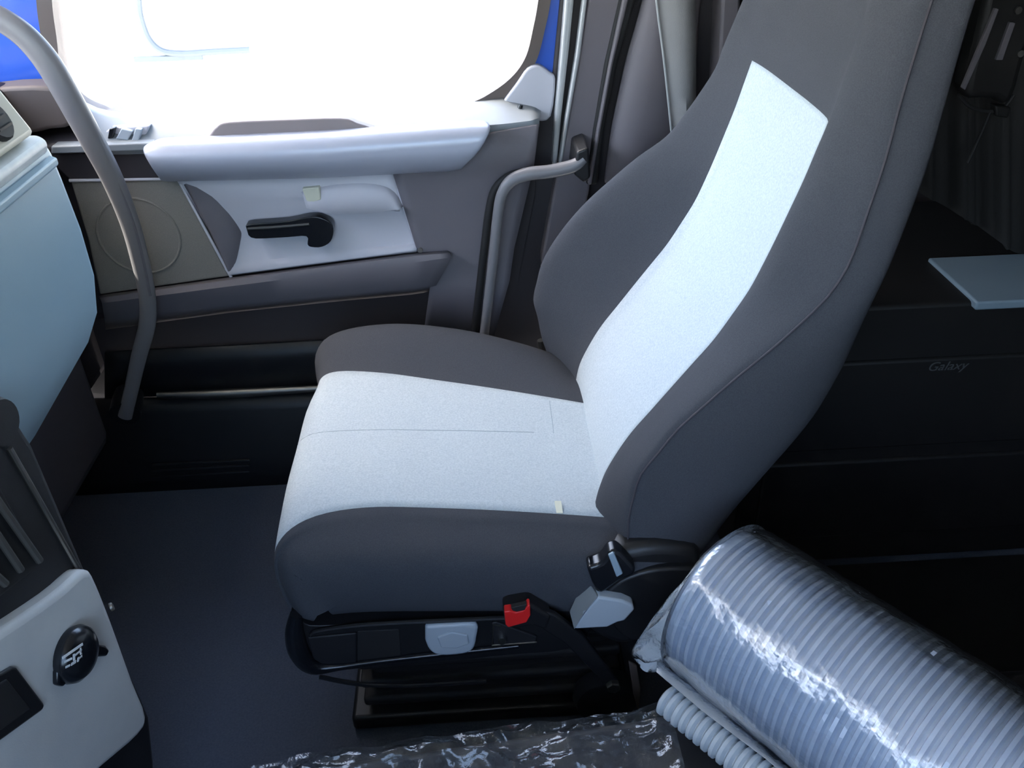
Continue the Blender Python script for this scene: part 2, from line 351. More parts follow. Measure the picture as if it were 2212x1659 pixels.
# ledge under the fields and map pocket
sheet('pocket_ledge', [pxl([(213, 638), (500, 598), (740, 566), (905, 545), (965, 541)], 1.797), pxl([(216, 644), (500, 604), (740, 572), (905, 552), (972, 546)], 1.765), pxl([(220, 655), (500, 618), (740, 588), (905, 566), (975, 556)], 1.758),
      pxl([(226, 690), (500, 658), (740, 636), (905, 622), (945, 612)], 1.77), pxl([(228, 712), (500, 675), (740, 650), (905, 635), (938, 626)], 1.80)], 'panel', door, n=30, solid=.008)
block('pocket_back', [(200, 690), (945, 612), (925, 780), (660, 830), (300, 850), (200, 850)], 1.835, 1.86, 'panel_dark', door)
sheet('pocket_front', [pxl([(226, 762), (300, 758), (500, 748), (900, 725), (940, 722)], 1.802), pxl([(226, 800), (300, 795), (500, 785), (900, 760), (940, 756)], 1.80), pxl([(226, 862), (300, 858), (500, 850), (900, 826), (940, 822)], 1.80)], 'black', door, n=24, solid=.008)
tube('lock_knob', [PY(1117, 249, 1.85), PY(1122, 236, 1.85), PY(1125, 226, 1.85)], [.007, .006, .005], 'gloss', door, n=12, steps=2)
disc('lock_collar', PY(1113, 246, 1.845), (0, -1, .4), .005, .003, 'chrome', door, n=12)

tube('door_gap_shade', pxl([(1160, 368), (1105, 378), (1070, 408), (1056, 460), (1046, 540), (1034, 640), (1022, 740), (1016, 800)], 1.770), .009, 'rubber', door, n=10, steps=4)  # dark tube painting the shaded gap along the door edge

# ------------------------------------------------------------------ front corner of the cab: pillar foot and grab rail
pf = thing('trim_2', 'brown grey windscreen pillar foot beside the dashboard', 'pillar trim', PY(60, 260, 1.79), kind='structure')
block('pillar_foot', smooth_px([(-80, 200), (20, 188), (108, 188), (128, 205), (160, 268), (105, 280), (60, 290), (-80, 300)], 2), 1.80, 1.87, 'brown', pf, bevel=.008)
gr = thing('grab_rail', 'tall grey curved grab rail rising beside the dashboard in front of the door', 'grab rail', PY(290, 835, 1.70))
RL = [(-150, 60), (-90, 25), (-30, 28), (22, 54), (66, 90), (108, 142), (150, 214), (200, 305), (244, 390), (280, 480), (302, 560), (318, 640), (318, 700), (300, 770), (284, 840), (270, 900)]
tube('rail', pxl(RL, 1.70), [.020, .021, .022, .023, .024, .025, .025, .024, .022, .020, .019, .018, .018, .017, .016, .016], 'rail', gr, n=20, steps=5, flat=.72, axis=(0, 1, 0))
tube('rail_groove', [p+Vector((.011, -.010, .006)) for p in pxl(RL[3:12], 1.70)], .003, 'panel', gr, n=8, steps=5)
disc('foot_flange', PY(270, 895, 1.70), (-.1, .9, .2), .035, .07, 'black', gr, n=20)

# ------------------------------------------------------------------ dashboard
XB = PY(218, 650, 1.15).x
dash = thing('dashboard', 'blue grey dashboard with sunlit-painted top lip, black vent stack and pale grey lower panel', 'dashboard', (-.9, .7, .59))
prof = [(XB+.002, 1.072), (XB+.006, 1.02), (XB+.010, .95), (XB+.008, .88), (XB-.005, .82), (XB-.03, .775), (XB-.09, .70), (XB-.17, .600), (-1.40, .56), (-1.40, 1.085), (XB-.03, 1.080)]
o = prism('fascia', [(x, 1.15, z) for x, z in prof], (0, -1.62, 0), 'dash', dash, bevel=.016, seg=4, angle=60)
boxes('dash_end', [(-1.40, -.82, 1.155, 1.55, .30, 1.06), (-1.40, -.93, 1.55, 1.86, .30, 1.0)], 'panel_dark', dash, bevel=.03)  # unseen dash end, extended to block sun from floor and seat
# top lip: its sunlight is put in as a pale colour
prism('sunlit_lip', [(x, 1.128, z) for x, z in [(XB+.006, 1.062), (XB+.010, 1.078), (XB, 1.086), (-1.38, 1.105), (-1.38, 1.07), (XB-.02, 1.06)]], (0, -1.55, 0), 'dashlit', dash, bevel=.006, label='dashboard top lip painted pale as in sunlight')
prism('fascia_edge', [(x, 1.13, z) for x, z in [(XB+.006, 1.040), (XB+.013, 1.046), (XB+.013, 1.054), (XB+.004, 1.058)]], (0, -1.5, 0), 'dash', dash, bevel=.002)
hp1, hp2 = PY(80, 287, 1.11), PY(0, 187, 1.11); hp3 = hp2+(hp2-hp1)*.5
hood = prism('instrument_hood', [hp1, hp2, hp3, hp3+Vector((-.25, 0, .02)), Vector((-1.25, 1.11, 1.09)), Vector((hp1.x-.05, 1.11, 1.08))], (0, -.58, 0), 'cream', dash, bevel=.008, seg=3, label='cream instrument hood')
hn = (hp2-hp1).normalized(); hn = Vector((hn.z, 0, -hn.x))
c = PP(-18, 262, hp1, hn)
disc('hood_vent', c, hn, .026, .008, 'rubber', hood, n=20)
for k in range(3):
    p = c+(hp2-hp1).normalized()*(.011*(k-1))+hn*.008
    boxes('vent_louvre', [(p.x-.003, p.x+.003, p.y-.016, p.y+.016, p.z-.0015, p.z+.0015)], 'rubber', hood)
disc('fascia_button', PY(30, 478, 1.03)+Vector((.0, 0, 0)), (1, 0, 0), .007, .004, 'dash', dash, n=14)

# ------------------------------------------------------------------ centre console
A0 = PY(185, 1228, .84); NC = Vector((.985, -.17, 0)).normalized()
def CN(px, py, d=0.): return PP(px, py, A0+NC*d, NC)
con = dash
back = -NC*.28
prism('stack', [CN(*q) for q in [(-160, 780), (-20, 845), (12, 862), (75, 960), (190, 1232), (325, 1545), (335, 1640), (345, 1900), (-400, 2100), (-400, 1000)]], back, 'conblack', con, bevel=.01)
tube('trim_line', [CN(20, 968, .002), CN(90, 1090, .002), CN(168, 1228, .002)], .0035, 'steel', con, n=8, steps=2)
vent = prism('vent_housing', [CN(*q, .006) for q in [(-90, 1040), (0, 1045), (8, 1062), (92, 1212), (84, 1226), (0, 1292), (-90, 1350)]], -NC*.012, 'rubber', con, bevel=.004)
for q in (((-10, 1075), (86, 1212)), ((-10, 1150), (45, 1232)), ((-40, 1215), (12, 1262))):
    tube('vent_slat', [CN(*q[0], .010), CN(*q[1], .010)], .0045, 'slat', vent, n=8, steps=1)
kb = disc('rotary_knob', CN(-26, 912, .0), NC, .030, .02, 'conblack', con, prof=[(0, 0), (.028, 0), (.030, .006), (.026, .018), (0, .019)])
tube('knob_ring', [CN(-26, 912, .012)+(Vector((0, 0, 1))*math.sin(a)+NC.cross(Vector((0, 0, 1)))*math.cos(a))*.0285 for a in [i*math.pi/12 for i in range(25)]], .003, 'chrome', kb, n=8, steps=1)
lower = prism('lower_panel', [CN(*q, .022) for q in smooth_px([(-420, 1560), (-200, 1490), (0, 1366), (120, 1285), (172, 1240), (190, 1232), (204, 1242), (240, 1330), (290, 1470), (318, 1545), (300, 1590), (220, 1660), (60, 1800), (-420, 2000)], 3)], -NC*.03, 'console', con, bevel=.012, seg=4, label='pale grey lower console panel')
cub = prism('cubby_frame', [CN(*q, .026) for q in [(-150, 1560), (-60, 1490), (28, 1440), (38, 1442), (98, 1522), (94, 1534), (0, 1602), (-90, 1660)]], -NC*.01, 'black', lower, bevel=.005)
prism('cubby_opening', [CN(*q, .0275) for q in [(-140, 1580), (-60, 1515), (16, 1466), (68, 1532), (0, 1580), (-90, 1640)]], -NC*.004, 'rubber', lower, bevel=.002)
cc = CN(152, 1412, .022)
cap = disc('socket_cap', cc, NC, .03, .02, 'gloss', con, n=36, prof=[(0, 0), (.034, 0), (.036, .006), (.034, .014), (.027, .021), (.015, .0245), (0, .025)], label='glossy black round socket cap with white print')
for q in ([(178, 1385), (230, 1395), (238, 1405), (232, 1418), (205, 1420), (182, 1424)], [(126, 1448), (160, 1445), (155, 1468), (138, 1484), (126, 1480)]):
    prism('cap_tab', [CN(*p, .030) for p in q], -NC*.009, 'gloss', cap, bevel=.003)
# two rows of worn white print on the cap
e1 = (CN(205, 1385, .047)-CN(130, 1440, .047)).normalized(); e2 = NC.cross(e1).normalized()
if e2.z < 0: e2 = -e2
base = CN(165, 1416, .0485)
V, F = [], []
for (u0, u1, v0, v1) in [(-.020, .018, .0045, .0075), (-.006, -.003, -.004, .004), (-.003, .012, .0005, .0025), (.010, .013, -.004, .004), (-.018, -.008, -.001, .0015), (-.016, -.010, -.009, -.0065), (-.008, .000, -.0095, -.006), (.002, .005, -.0095, -.004), (.005, .013, -.0075, -.0055), (.013, .016, -.0095, -.004)]:
    k = len(V)
    for (u, v) in ((u0, v0), (u1, v0), (u1, v1), (u0, v1)): V.append(base+e1*u+e2*v-NC*(.35*(u*u+v*v)/.034))
    F.append([k, k+1, k+2, k+3])
obj('cap_print', V, F, 'white', cap, smooth=False, solid=.0008)
disc('side_screw', CN(238, 1312, .0), (.6, .3, .1), .006, .004, 'steel', con, n=10)

# ------------------------------------------------------------------ rear door pillar, seat belt, grab handle
bp = thing('trim_3', 'grey plastic door pillar trim with pale edge strips behind the door', 'pillar trim', (.25, 1.86, 0), kind='structure')
def vstrip(name, L, R_, y0, y1, mt, bev=.006):
    return ring(name, L, R_, y0, y1, mt, bp, bevel=bev)
vstrip('pillar_base', [(1200, -420), (1210, 0), (1190, 200), (1155, 260), (1150, 420), (1095, 700), (1080, 1000)], [(1900, -420), (1900, 0), (1900, 200), (1900, 260), (1900, 420), (1900, 700), (1900, 1000)], 1.875, 1.93, 'panel_dark')
vstrip('edge_strip', [(1270, -300), (1222, 0), (1212, 120), (1200, 250), (1193, 360)], [(1292, -300), (1240, 0), (1228, 120), (1213, 250), (1203, 360)], 1.84, 1.88, 'pillarpale')
vstrip('edge_bead', [(1308, -300), (1260, 0), (1245, 120), (1222, 260), (1204, 380)], [(1316, -300), (1269, 0), (1254, 120), (1229, 260), (1210, 380)], 1.825, 1.86, 'pillarpale', .003)
vstrip('pillar_cover', [(1320, -300), (1270, 0), (1252, 120), (1228, 260), (1195, 420), (1170, 560), (1172, 640)], [(1420, -300), (1350, 0), (1322, 120), (1292, 260), (1272, 420), (1240, 560), (1240, 640)], 1.83, 1.88, 'pillar')
vstrip('seal_groove', [(1400, -300), (1338, 0), (1306, 140), (1282, 280), (1266, 400)], [(1436, -300), (1374, 0), (1334, 140), (1306, 280), (1290, 400)], 1.822, 1.86, 'rubber')
vstrip('seal_bead', [(1408, -300), (1346, 0), (1316, 140), (1290, 280), (1270, 400)], [(1422, -300), (1358, 0), (1324, 140), (1298, 280), (1278, 400)], 1.81, 1.83, 'pillar', .004)
sheet('belt_cover', [pxl([(1440, -300), (1382, 0), (1345, 130), (1315, 270), (1298, 400)], 1.83), pxl([(1480, -300), (1412, 0), (1385, 130), (1350, 270), (1320, 400)], 1.795), pxl([(1560, -300), (1465, 0), (1450, 130), (1430, 270), (1395, 400)], 1.80), pxl([(1600, -300), (1520, 0), (1510, 130), (1500, 270), (1440, 400)], 1.84)], 'pillar', bp, n=24, solid=.01, sub=1)
vstrip('rear_jamb', [(1600, -300), (1560, 0), (1550, 200), (1530, 420)], [(1660, -300), (1600, 0), (1590, 200), (1560, 420)], 1.80, 1.88, 'pillar')
sb = thing('seat_belt', 'grey seat belt strap hanging down the door pillar behind the seat', 'seat belt', PY(1460, 290, 1.77))
sheet('webbing', [pxl([(1400, -200), (1418, 0), (1432, 110), (1442, 200), (1452, 300), (1456, 420)], 1.775), pxl([(1470, -200), (1476, 0), (1478, 110), (1482, 200), (1484, 300), (1480, 420)], 1.765), pxl([(1500, -200), (1502, 0), (1504, 110), (1504, 200), (1502, 300), (1498, 420)], 1.775)], 'belt', sb, n=30, solid=.003)
tube('webbing_edge', pxl([(1400, -200), (1418, 0), (1432, 110), (1442, 200), (1452, 300)], 1.772), .0025, 'pillarpale', sb, n=8, steps=3)
gh = thing('pillar_grab_bar', 'bent grey tubular grab handle fixed to the door pillar behind the seat cushion', 'grab handle', PY(1045, 735, 1.74))
tube('handle_tube', pxl([(1262, 342), (1240, 358), (1190, 370), (1140, 376), (1105, 390), (1085, 418), (1076, 460), (1068, 540), (1056, 640), (1044, 740), (1036, 820)], 1.74), [.012, .014, .014, .014, .013, .012, .0115, .0115, .011, .011, .011], 'railb', gh, n=18, steps=5)
block('handle_bracket', [(1246, 328), (1272, 318), (1276, 384), (1262, 396), (1240, 378)], 1.73, 1.84, 'black', gh, bevel=.005)
boxes('handle_foot', [(-.04, .03, 1.72, 1.88, .20, .26)], 'black', gh, bevel=.006)

# ------------------------------------------------------------------ driver seat
seat = thing('driver_seat', 'high-backed driver seat in charcoal cloth with pale grey centre panels', 'seat', (.0, 1.25, 0))
def interp(tab, z):
    if z <= tab[0][0]: return tab[0][1]
    for (a, b), (c_, d) in zip(tab, tab[1:]):
        if z <= c_: return b+(d-b)*(z-a)/(c_-a)
    return tab[-1][1]
T_ins = [(.40, .168), (.45, .174), (.53, .188), (.60, .226), (.68, .282), (.77, .346), (.85, .388), (.93, .415), (1.0, .436), (1.075, .455), (1.23, .487), (1.36, .512), (1.44, .53)]
T_seam = [(.38, .205), (.45, .197), (.526, .197), (.597, .211), (.678, .260), (.753, .325), (.823, .392), (.882, .436), (.928, .455), (1.042, .470), (1.135, .478), (1.232, .492), (1.36, .518), (1.44, .535)]
T_back = [(.36, .31), (.41, .337), (.504, .386), (.60, .445), (.666, .483), (.745, .509), (.82, .521), (.89, .527), (1.03, .547), (1.227, .56), (1.36, .585), (1.44, .60)]
T_far = [(.40, .165), (.46, .135), (.515, .118), (.60, .104), (.672, .119), (.739, .155), (.811, .216), (.878, .291), (.927, .356), (1.03, .422), (1.148, .456), (1.23, .478), (1.36, .512), (1.44, .53)]
ZR = [.40, .43, .47, .515, .56, .60, .64, .68, .72, .76, .80, .84, .88, .92, .96, 1.0, 1.04, 1.075, 1.12, 1.18, 1.24, 1.30, 1.36, 1.40, 1.425]
rows = []
for z in ZR:
    xi, xs, xb, xf = interp(T_ins, z), interp(T_seam, z), interp(T_back, z), interp(T_far, z)
    k = max(0, (z-1.08)/.34); sh = .03*k+.05*max(0, (z-1.3)/.12)**2          # narrows to the head
    tp = max(0, (z-1.36)/.065)                                                # closes at the top
    tpb = max(0, (.47-z)/.07)
    yn, yf = .965+sh, 1.565-sh-.03*k
    xm = (xs+xb)/2
    def pull(x): return x+(xm-x)*(.55*tp)
    R_ = [(xb-.004, yn+.16), (xb-.012, yn+.03), (xm+.02, yn-.004), (xs+.02, yn+.004), (xs-.004, yn+.022), (xi-.014, yn+.075), (xi, yn+.125), (xi+.004, yn+.20), (xi+.004, yn+.29), (xi+.003, yf-.21), (xi-.002, yf-.145),
          (min(xi, xi*.45+xf*.55), yf-.085), (xf, yf-.035), (xf+.03, yf-.004), ((xf+xb)/2+.03, yf+.004), (xb-.012, yf-.03), (xb-.004, yf-.16)]
    rows.append([Vector((pull(x), y, z)) for x, y in R_])
K = 4
rr = [cr(r, K) for r in rows]; nt_ = len(rr[0])
colsl = list(zip(*rr)); cols = [cr(list(c_), K) for c_ in colsl]; ns_ = len(cols[0])
Vb = [cols[j][i] for i in range(ns_) for j in range(nt_)]
zi = [cols[0][i].z for i in range(ns_)]
jn, jf = 6*K-1, 10*K
itop = min(range(ns_), key=lambda i: abs(zi[i]-1.075))
FI, FD = [], []
for i in range(ns_-1):
    for j in range(nt_-1):
        q = [i*nt_+j, i*nt_+j+1, (i+1)*nt_+j+1, (i+1)*nt_+j]
        (FI if (jn <= j < jf and i < itop) else FD).append(q)
    FD.append([i*nt_+nt_-1, i*nt_, (i+1)*nt_, (i+1)*nt_+nt_-1])
FD.append(list(range(nt_))); FD.append([(ns_-1)*nt_+j for j in range(nt_)][::-1])
def sub_obj(name, V, F, mt, parent, **k):
    used = sorted({i for f in F for i in f}); mp = {u: i for i, u in enumerate(used)}
    return obj(name, [V[u] for u in used], [[mp[i] for i in f] for f in F], mt, parent, **k)
br = sub_obj('backrest', Vb, FD, 'dark', seat, angle=70)
# close the shell behind the insert with a backing so it is never hollow
ins = sub_obj('backrest_insert', Vb, FI, 'insert', br, angle=70, solid=.004, label='pale grey cloth centre panel')
tube('piping', [cols[3*K+1][i]+Vector((-.001, -.002, 0)) for i in range(2*K, ns_-2*K, 2)], .0016, 'seam', br, n=6, steps=1)

# cushion: sections across y swept along a path front-bottom -> nose -> rear
PATH = [(-.305, .338), (-.326, .354), (-.338, .40), (-.341, .45), (-.330, .488), (-.29, .508), (-.20, .512), (-.10, .505), (0, .497), (.10, .487), (.18, .478), (.27, .468)]
pv = [Vector((x, 0, z)) for x, z in PATH]; pth = cr(pv, 5)
nrm = []
for i in range(len(pth)):
    t = (pth[min(i+1, len(pth)-1)]-pth[max(i-1, 0)]).normalized(); nrm.append(Vector((-t.z, 0, t.x)))
Vc = []; nP = len(pth); KC = 4
for i, p in enumerate(pth):
    u = (p.x+.34)/.6 if p.z > .47 or p.x > -.25 else 0.0
    u = min(max(u, 0), 1)
    front = max(0, min(1, (.50-p.z)/.15)) if p.x < -.27 else 0
    nearE, farE = 1.045-.035*u-.065*math.exp(-u/.10), 1.462-.14*u
    bump = .048*max(0, math.sin(math.pi*min(1, .12+u*1.02)))**.8*(1-front) if u < .9 else 0.0
    fo = 1.600-.10*u*u; cb = .014*math.exp(-u/.08)
    dep = .165-.06*front
    prof_c = [(1.02, -dep), (.965, -dep+.006), (.946, -dep*.74), (.938, -dep*.42), (.944, -.026), (.4*.944+.6*nearE, -.006), (nearE, .002), (1.13, -.004+cb), (1.25, -.008+cb*1.3), (1.36-.05*u, -.004+cb), (farE, 0), (farE*.62+fo*.38, bump*.75), (farE*.3+fo*.7, bump), (fo-.012, bump*.45-.01), (fo, -.05), (fo-.02, -dep+.01), (fo-.06, -dep)]
    line = cr([Vector((0, y, d)) for y, d in prof_c], KC)
    for v in line: Vc.append(Vector((p.x, v.y, p.z))+nrm[i]*v.z)
nC = len(Vc)//nP; FI, FD = [], []
for i in range(nP-1):
    for j in range(nC-1):
        q = [i*nC+j, i*nC+j+1, (i+1)*nC+j+1, (i+1)*nC+j]
        (FI if 6*KC <= j < 10*KC else FD).append(q)
FD.append([i*nC for i in range(nP)]+[i*nC+nC-1 for i in range(nP-1, -1, -1)])
cu = sub_obj('cushion', Vc, FD, 'dark', seat, angle=70)
ci = sub_obj('cushion_insert', Vc, FI, 'insert', cu, angle=70, solid=.004, label='pale grey cloth centre panel')
def onC(i, j): return Vc[i*nC+j]
tube('crease', [onC(i, 8*KC)+Vector((0, 0, .0002)) for i in range(18, 46, 2)], .0008, 'crease', ci, n=6, steps=1)
tube('crease', [onC(46, j)+Vector((0, 0, .0002)) for j in range(8*KC, 10*KC, 1)], .0008, 'crease', ci, n=6, steps=1)
prism('cloth_label', [PZ(1198, 1086, .488), PZ(1212, 1086, .488), PZ(1216, 1112, .486), PZ(1202, 1112, .486)], (0, 0, .004), 'yellowtag', cu)

# seat pan, tray and controls
YS = .945
def SB(name, L, mt, parent, y0=YS, y1=YS+.04, **k): return prism(name, pxl(L, y0), (0, y1-y0, 0), mt, parent, **k)
pan = boxes('seat_pan', [(-.27, .24, .975, 1.53, .25, .345)], 'black', seat, bevel=.02)
tray = SB('side_tray', smooth_px([(628, 1322), (638, 1330), (660, 1348), (690, 1352), (800, 1346), (1000, 1338), (1120, 1330), (1250, 1320), (1262, 1395), (1100, 1415), (960, 1428), (820, 1440), (720, 1450), (668, 1448), (640, 1425), (626, 1380)], 2), 'black', seat, .955, 1.0, bevel=.006)
tube('tray_lip', pxl([(640, 1326), (636, 1365), (648, 1412), (678, 1440), (730, 1440), (820, 1428), (960, 1412), (1120, 1395)], .950), [.010, .015, .017, .013, .007, .005, .005, .004], 'gloss', tray, n=10, steps=5)
tube('tray_rim', pxl([(672, 1372), (690, 1362), (780, 1350), (920, 1342), (1100, 1334)], .950), .004, 'black', tray, n=8, steps=4)
SB('tray_hole', [(772, 1364), (862, 1360), (866, 1420), (772, 1430)], 'rubber', tray, .9535, .957, bevel=.001)
SB('tray_divider', [(664, 1378), (770, 1368), (770, 1432), (700, 1438), (676, 1424)], 'conblack', tray, .951, .956, bevel=.003)
SB('control_flap', smooth_px([(918, 1354), (970, 1351), (1028, 1349), (1029, 1380), (1022, 1404), (1000, 1414), (950, 1417), (928, 1406), (918, 1385)], 3), 'greyflap', tray, .944, .956, bevel=.005, label='pale grey height control flap')
SB('flap_recess', [(944, 1378), (975, 1366), (1010, 1372), (1014, 1392), (985, 1402), (952, 1400)], 'greyflap', tray, .941, .946, bevel=.004)
SB('switch_plate', [(1062, 1346), (1072, 1344), (1160, 1376), (1158, 1388), (1066, 1396)], 'conblack', tray, .950, .956, bevel=.002)
tube('plate_outline', pxl([(1082, 1352), (1066, 1350), (1063, 1394), (1160, 1387)], .9495), .0015, 'steel', tray, n=6, steps=1)
disc('toggle_switch', PY(1084, 1376, .950), (0, -1, .2), .007, .012, 'chrome', tray, n=14)
# buckle on its stalk
bk = SB('belt_buckle', [(1086, 1318), (1100, 1312), (1140, 1304), (1150, 1308), (1190, 1335), (1180, 1362), (1150, 1352), (1120, 1358), (1092, 1356)], 'black', seat, .915, .945, bevel=.005)
SB('release_button', [(1089, 1322), (1103, 1320), (1113, 1324), (1130, 1320), (1140, 1308), (1145, 1308), (1146, 1330), (1138, 1345), (1098, 1356), (1092, 1350)], 'red', bk, .905, .92, bevel=.003, label='red release button')
SB('tongue_slot', [(1104, 1314), (1118, 1310), (1138, 1306), (1134, 1318), (1116, 1322), (1108, 1320)], 'rubber', bk, .903, .912, bevel=.001)
SB('buckle_stalk', [(1165, 1318), (1200, 1330), (1260, 1375), (1335, 1470), (1338, 1492), (1318, 1494), (1290, 1462), (1220, 1390), (1160, 1352)], 'black', seat, .92, .932, bevel=.003)
disc('anchor_bolt', PY(1324, 1478, .92), (0, -1, 0), .012, .010, 'steel', seat, n=6, smooth=False)
# recliner
SB('recliner_cover', smooth_px([(1330, 1195), (1420, 1180), (1505, 1190), (1515, 1230), (1490, 1290), (1440, 1350), (1372, 1392), (1320, 1392), (1270, 1360), (1250, 1300), (1278, 1240)], 3), 'black', seat, .945, 1.02, bevel=.02, seg=4)
rs = SB('recliner_strap', smooth_px([(1268, 1228), (1298, 1218), (1316, 1196), (1336, 1192), (1358, 1212), (1374, 1238), (1340, 1256), (1296, 1284), (1278, 1258)], 3), 'gloss', seat, .922, .95, bevel=.006, label='glossy blue-black recliner strap')
SB('strap_highlight', [(1314, 1200), (1326, 1194), (1346, 1240), (1332, 1248)], 'sheen', rs, .919, .924, bevel=.002)  # pale strip painted as the highlight on the strap
SB('recliner_disc', smooth_px([(1300, 1290), (1340, 1256), (1400, 1234), (1470, 1228), (1512, 1236), (1490, 1290), (1440, 1345), (1380, 1385), (1340, 1370), (1310, 1330)], 3), 'black', seat, .932, .95, bevel=.008)
h1 = [(1272, 1258), (1292, 1290), (1240, 1360), (1230, 1320), (1245, 1288)]
h2 = [(1292, 1290), (1345, 1298), (1368, 1308), (1371, 1318), (1350, 1342), (1335, 1345), (1312, 1356), (1240, 1360), (1260, 1325)]
SB('recline_lever', h2, 'greyflap', seat, .915, .935, bevel=.004, label='pale grey recline lever')
prism('recline_lever_top', [PY(1272, 1258, .945), PY(1292, 1290, .914), PY(1262, 1325, .912), PY(1240, 1361, .912), PY(1230, 1322, .935), PY(1245, 1288, .942)], (.004, .012, -.006), 'sill', seat, bevel=.002)
# suspension pedestal and side wheel
boxes('pedestal', [(-.24, .20, 1.03, 1.48, .03, .27)], 'rubber', seat, bevel=.02)
boxes('base_plate', [(-.28, .24, 1.00, 1.51, 0, .035)], 'black', seat, bevel=.008)
for k in range(4):
    boxes('bellows_fold', [(-.255, .215, 1.012, 1.495, .05+.05*k, .072+.05*k)], 'rubber', seat, bevel=.008)
disc('anchor_wheel', PY(1305, 1488, .975), (0, -1, 0), .055, .035, 'black', seat, n=32, prof=[(0, 0), (.055, 0), (.058, .012), (.052, .032), (.034, .036), (.02, .030), (0, .030)])
SB('belt_tail', [(1358, 1430), (1376, 1440), (1384, 1490), (1380, 1540), (1368, 1500)], 'brown', seat, .93, .936, bevel=.002)
tube('pan_wire', pxl([(690, 1462), (780, 1478), (900, 1480), (1050, 1470)], .97), .004, 'black', seat, n=8, steps=4)
# belt anchor between cushion and backrest on the door side
tube('far_buckle', [PY(1168, 735, 1.60), PY(1172, 760, 1.60), PY(1182, 785, 1.59)], .008, 'steel', seat, n=8, steps=3)
tube('far_bracket', [PY(1160, 790, 1.60), PY(1180, 768, 1.60)], .006, 'panel', seat, n=8, steps=1)

# ------------------------------------------------------------------ engine tunnel with film, roll and hose
tn = prism('engine_tunnel', [(-.36, -.5, 0), (-.36, .705, 0), (.20, .755, 0), (.40, .80, 0), (.95, .80, 0), (.95, -.5, 0)], (0, 0, .335), 'conblack', bevel=.015)
tag(tn, 'low dark engine cover box on the cab floor between the seats', 'engine cover')
NX, NY = 190, 70
xa, xb_ = -.352, .232
V = []
for j in range(NY):
    for i in range(NX):
        u, v = i/(NX-1), j/(NY-1); x = xa+(xb_-xa)*u
        yfar = .708+(x+.36)*.09+.010*noise.noise((x*18, 1.3, 0))
        y = yfar-.30*v
        n1 = noise.noise((x*9, y*22, 0.0)); n2 = noise.noise((x*26+3, y*50, 1.0)); n3 = noise.noise((x*48, y*80, 2.0))
        h = .018*(1-abs(n1)*2.2)+.007*(1-abs(n2)*2)+.0022*n3
        V.append((x, y+.004*n2, .346+max(0, h)*min(1, v*9+.35)))
F = [[j*NX+i, j*NX+i+1, (j+1)*NX+i+1, (j+1)*NX+i] for j in range(NY-1) for i in range(NX-1)]
fm = obj('plastic_film', V, F, 'film', None, angle=55); tag(fm, 'crumpled clear plastic film spread over the dark engine cover', 'plastic film')

ZC = .47
c0, c1 = PZ(1535, 1282, ZC), PZ(2015, 1622, ZC)
ax = (c1-c0).normalized(); LEN = .80; RAD = .118
roll = thing('ribbed_roll', 'thick grey ribbed roll wrapped in clear plastic, lying behind the seat controls', 'roll', c0+ax*.4+Vector((0, 0, -RAD)))
pitch = .0125; e_a = Vector((0, 0, 1)); e_b = ax.cross(e_a).normalized()
def lathe_axis(c, ax, prof, n):
    a = Vector((0, 0, 1)); a = (a-ax*a.dot(ax)).normalized(); b = ax.cross(a); V = []; F = []
    for (s, r) in prof:
        for j in range(n):
            q = 2*math.pi*j/n; V.append(c+ax*s+(a*math.cos(q)+b*math.sin(q))*r)
    for i in range(len(prof)-1):
        for j in range(n): F.append([i*n+j, i*n+(j+1) % n, (i+1)*n+(j+1) % n, (i+1)*n+j])
    F.append(list(range(n))[::-1]); F.append([(len(prof)-1)*n+j for j in range(n)])
    return V, F
pr = [(0, .03), (.0, RAD*.70), (.006, RAD*.88), (.014, RAD*.955)]
s = .02
while s < LEN:
    pr += [(s, RAD-.0068), (s+pitch*.28, RAD-.0060), (s+pitch*.42, RAD), (s+pitch*.80, RAD), (s+pitch*.95, RAD-.0060)]; s += pitch
pr += [(LEN+.02, RAD*.9), (LEN+.02, .03)]
V, F = lathe_axis(c0, ax, pr, 72); obj('ribbed_core', V, F, 'ribbed', roll, angle=60)
# loose clear wrap
pr = []; V = []; F = []; n = 96; mrow = 70
aa = Vector((0, 0, 1)); bb = ax.cross(aa).normalized()
for i in range(mrow):
    s = .004+(LEN+.004)*i/(mrow-1)
    close = 1.0 if i > 1 else (.90, .985)[i]
    for j in range(n):
        q = 2*math.pi*j/n
        r = (RAD+.0022+.0030*noise.noise((s*14, math.cos(q)*2.4, math.sin(q)*2.4))+.0022*noise.noise((s*45, math.cos(q)*7, math.sin(q)*7)))*close
        V.append(c0+ax*s+(aa*math.cos(q)+bb*math.sin(q))*r)
for i in range(mrow-1):
    for j in range(n): F.append([i*n+j, i*n+(j+1) % n, (i+1)*n+(j+1) % n, (i+1)*n+j])
obj('clear_wrap', V, F, 'wrap', roll, angle=70)
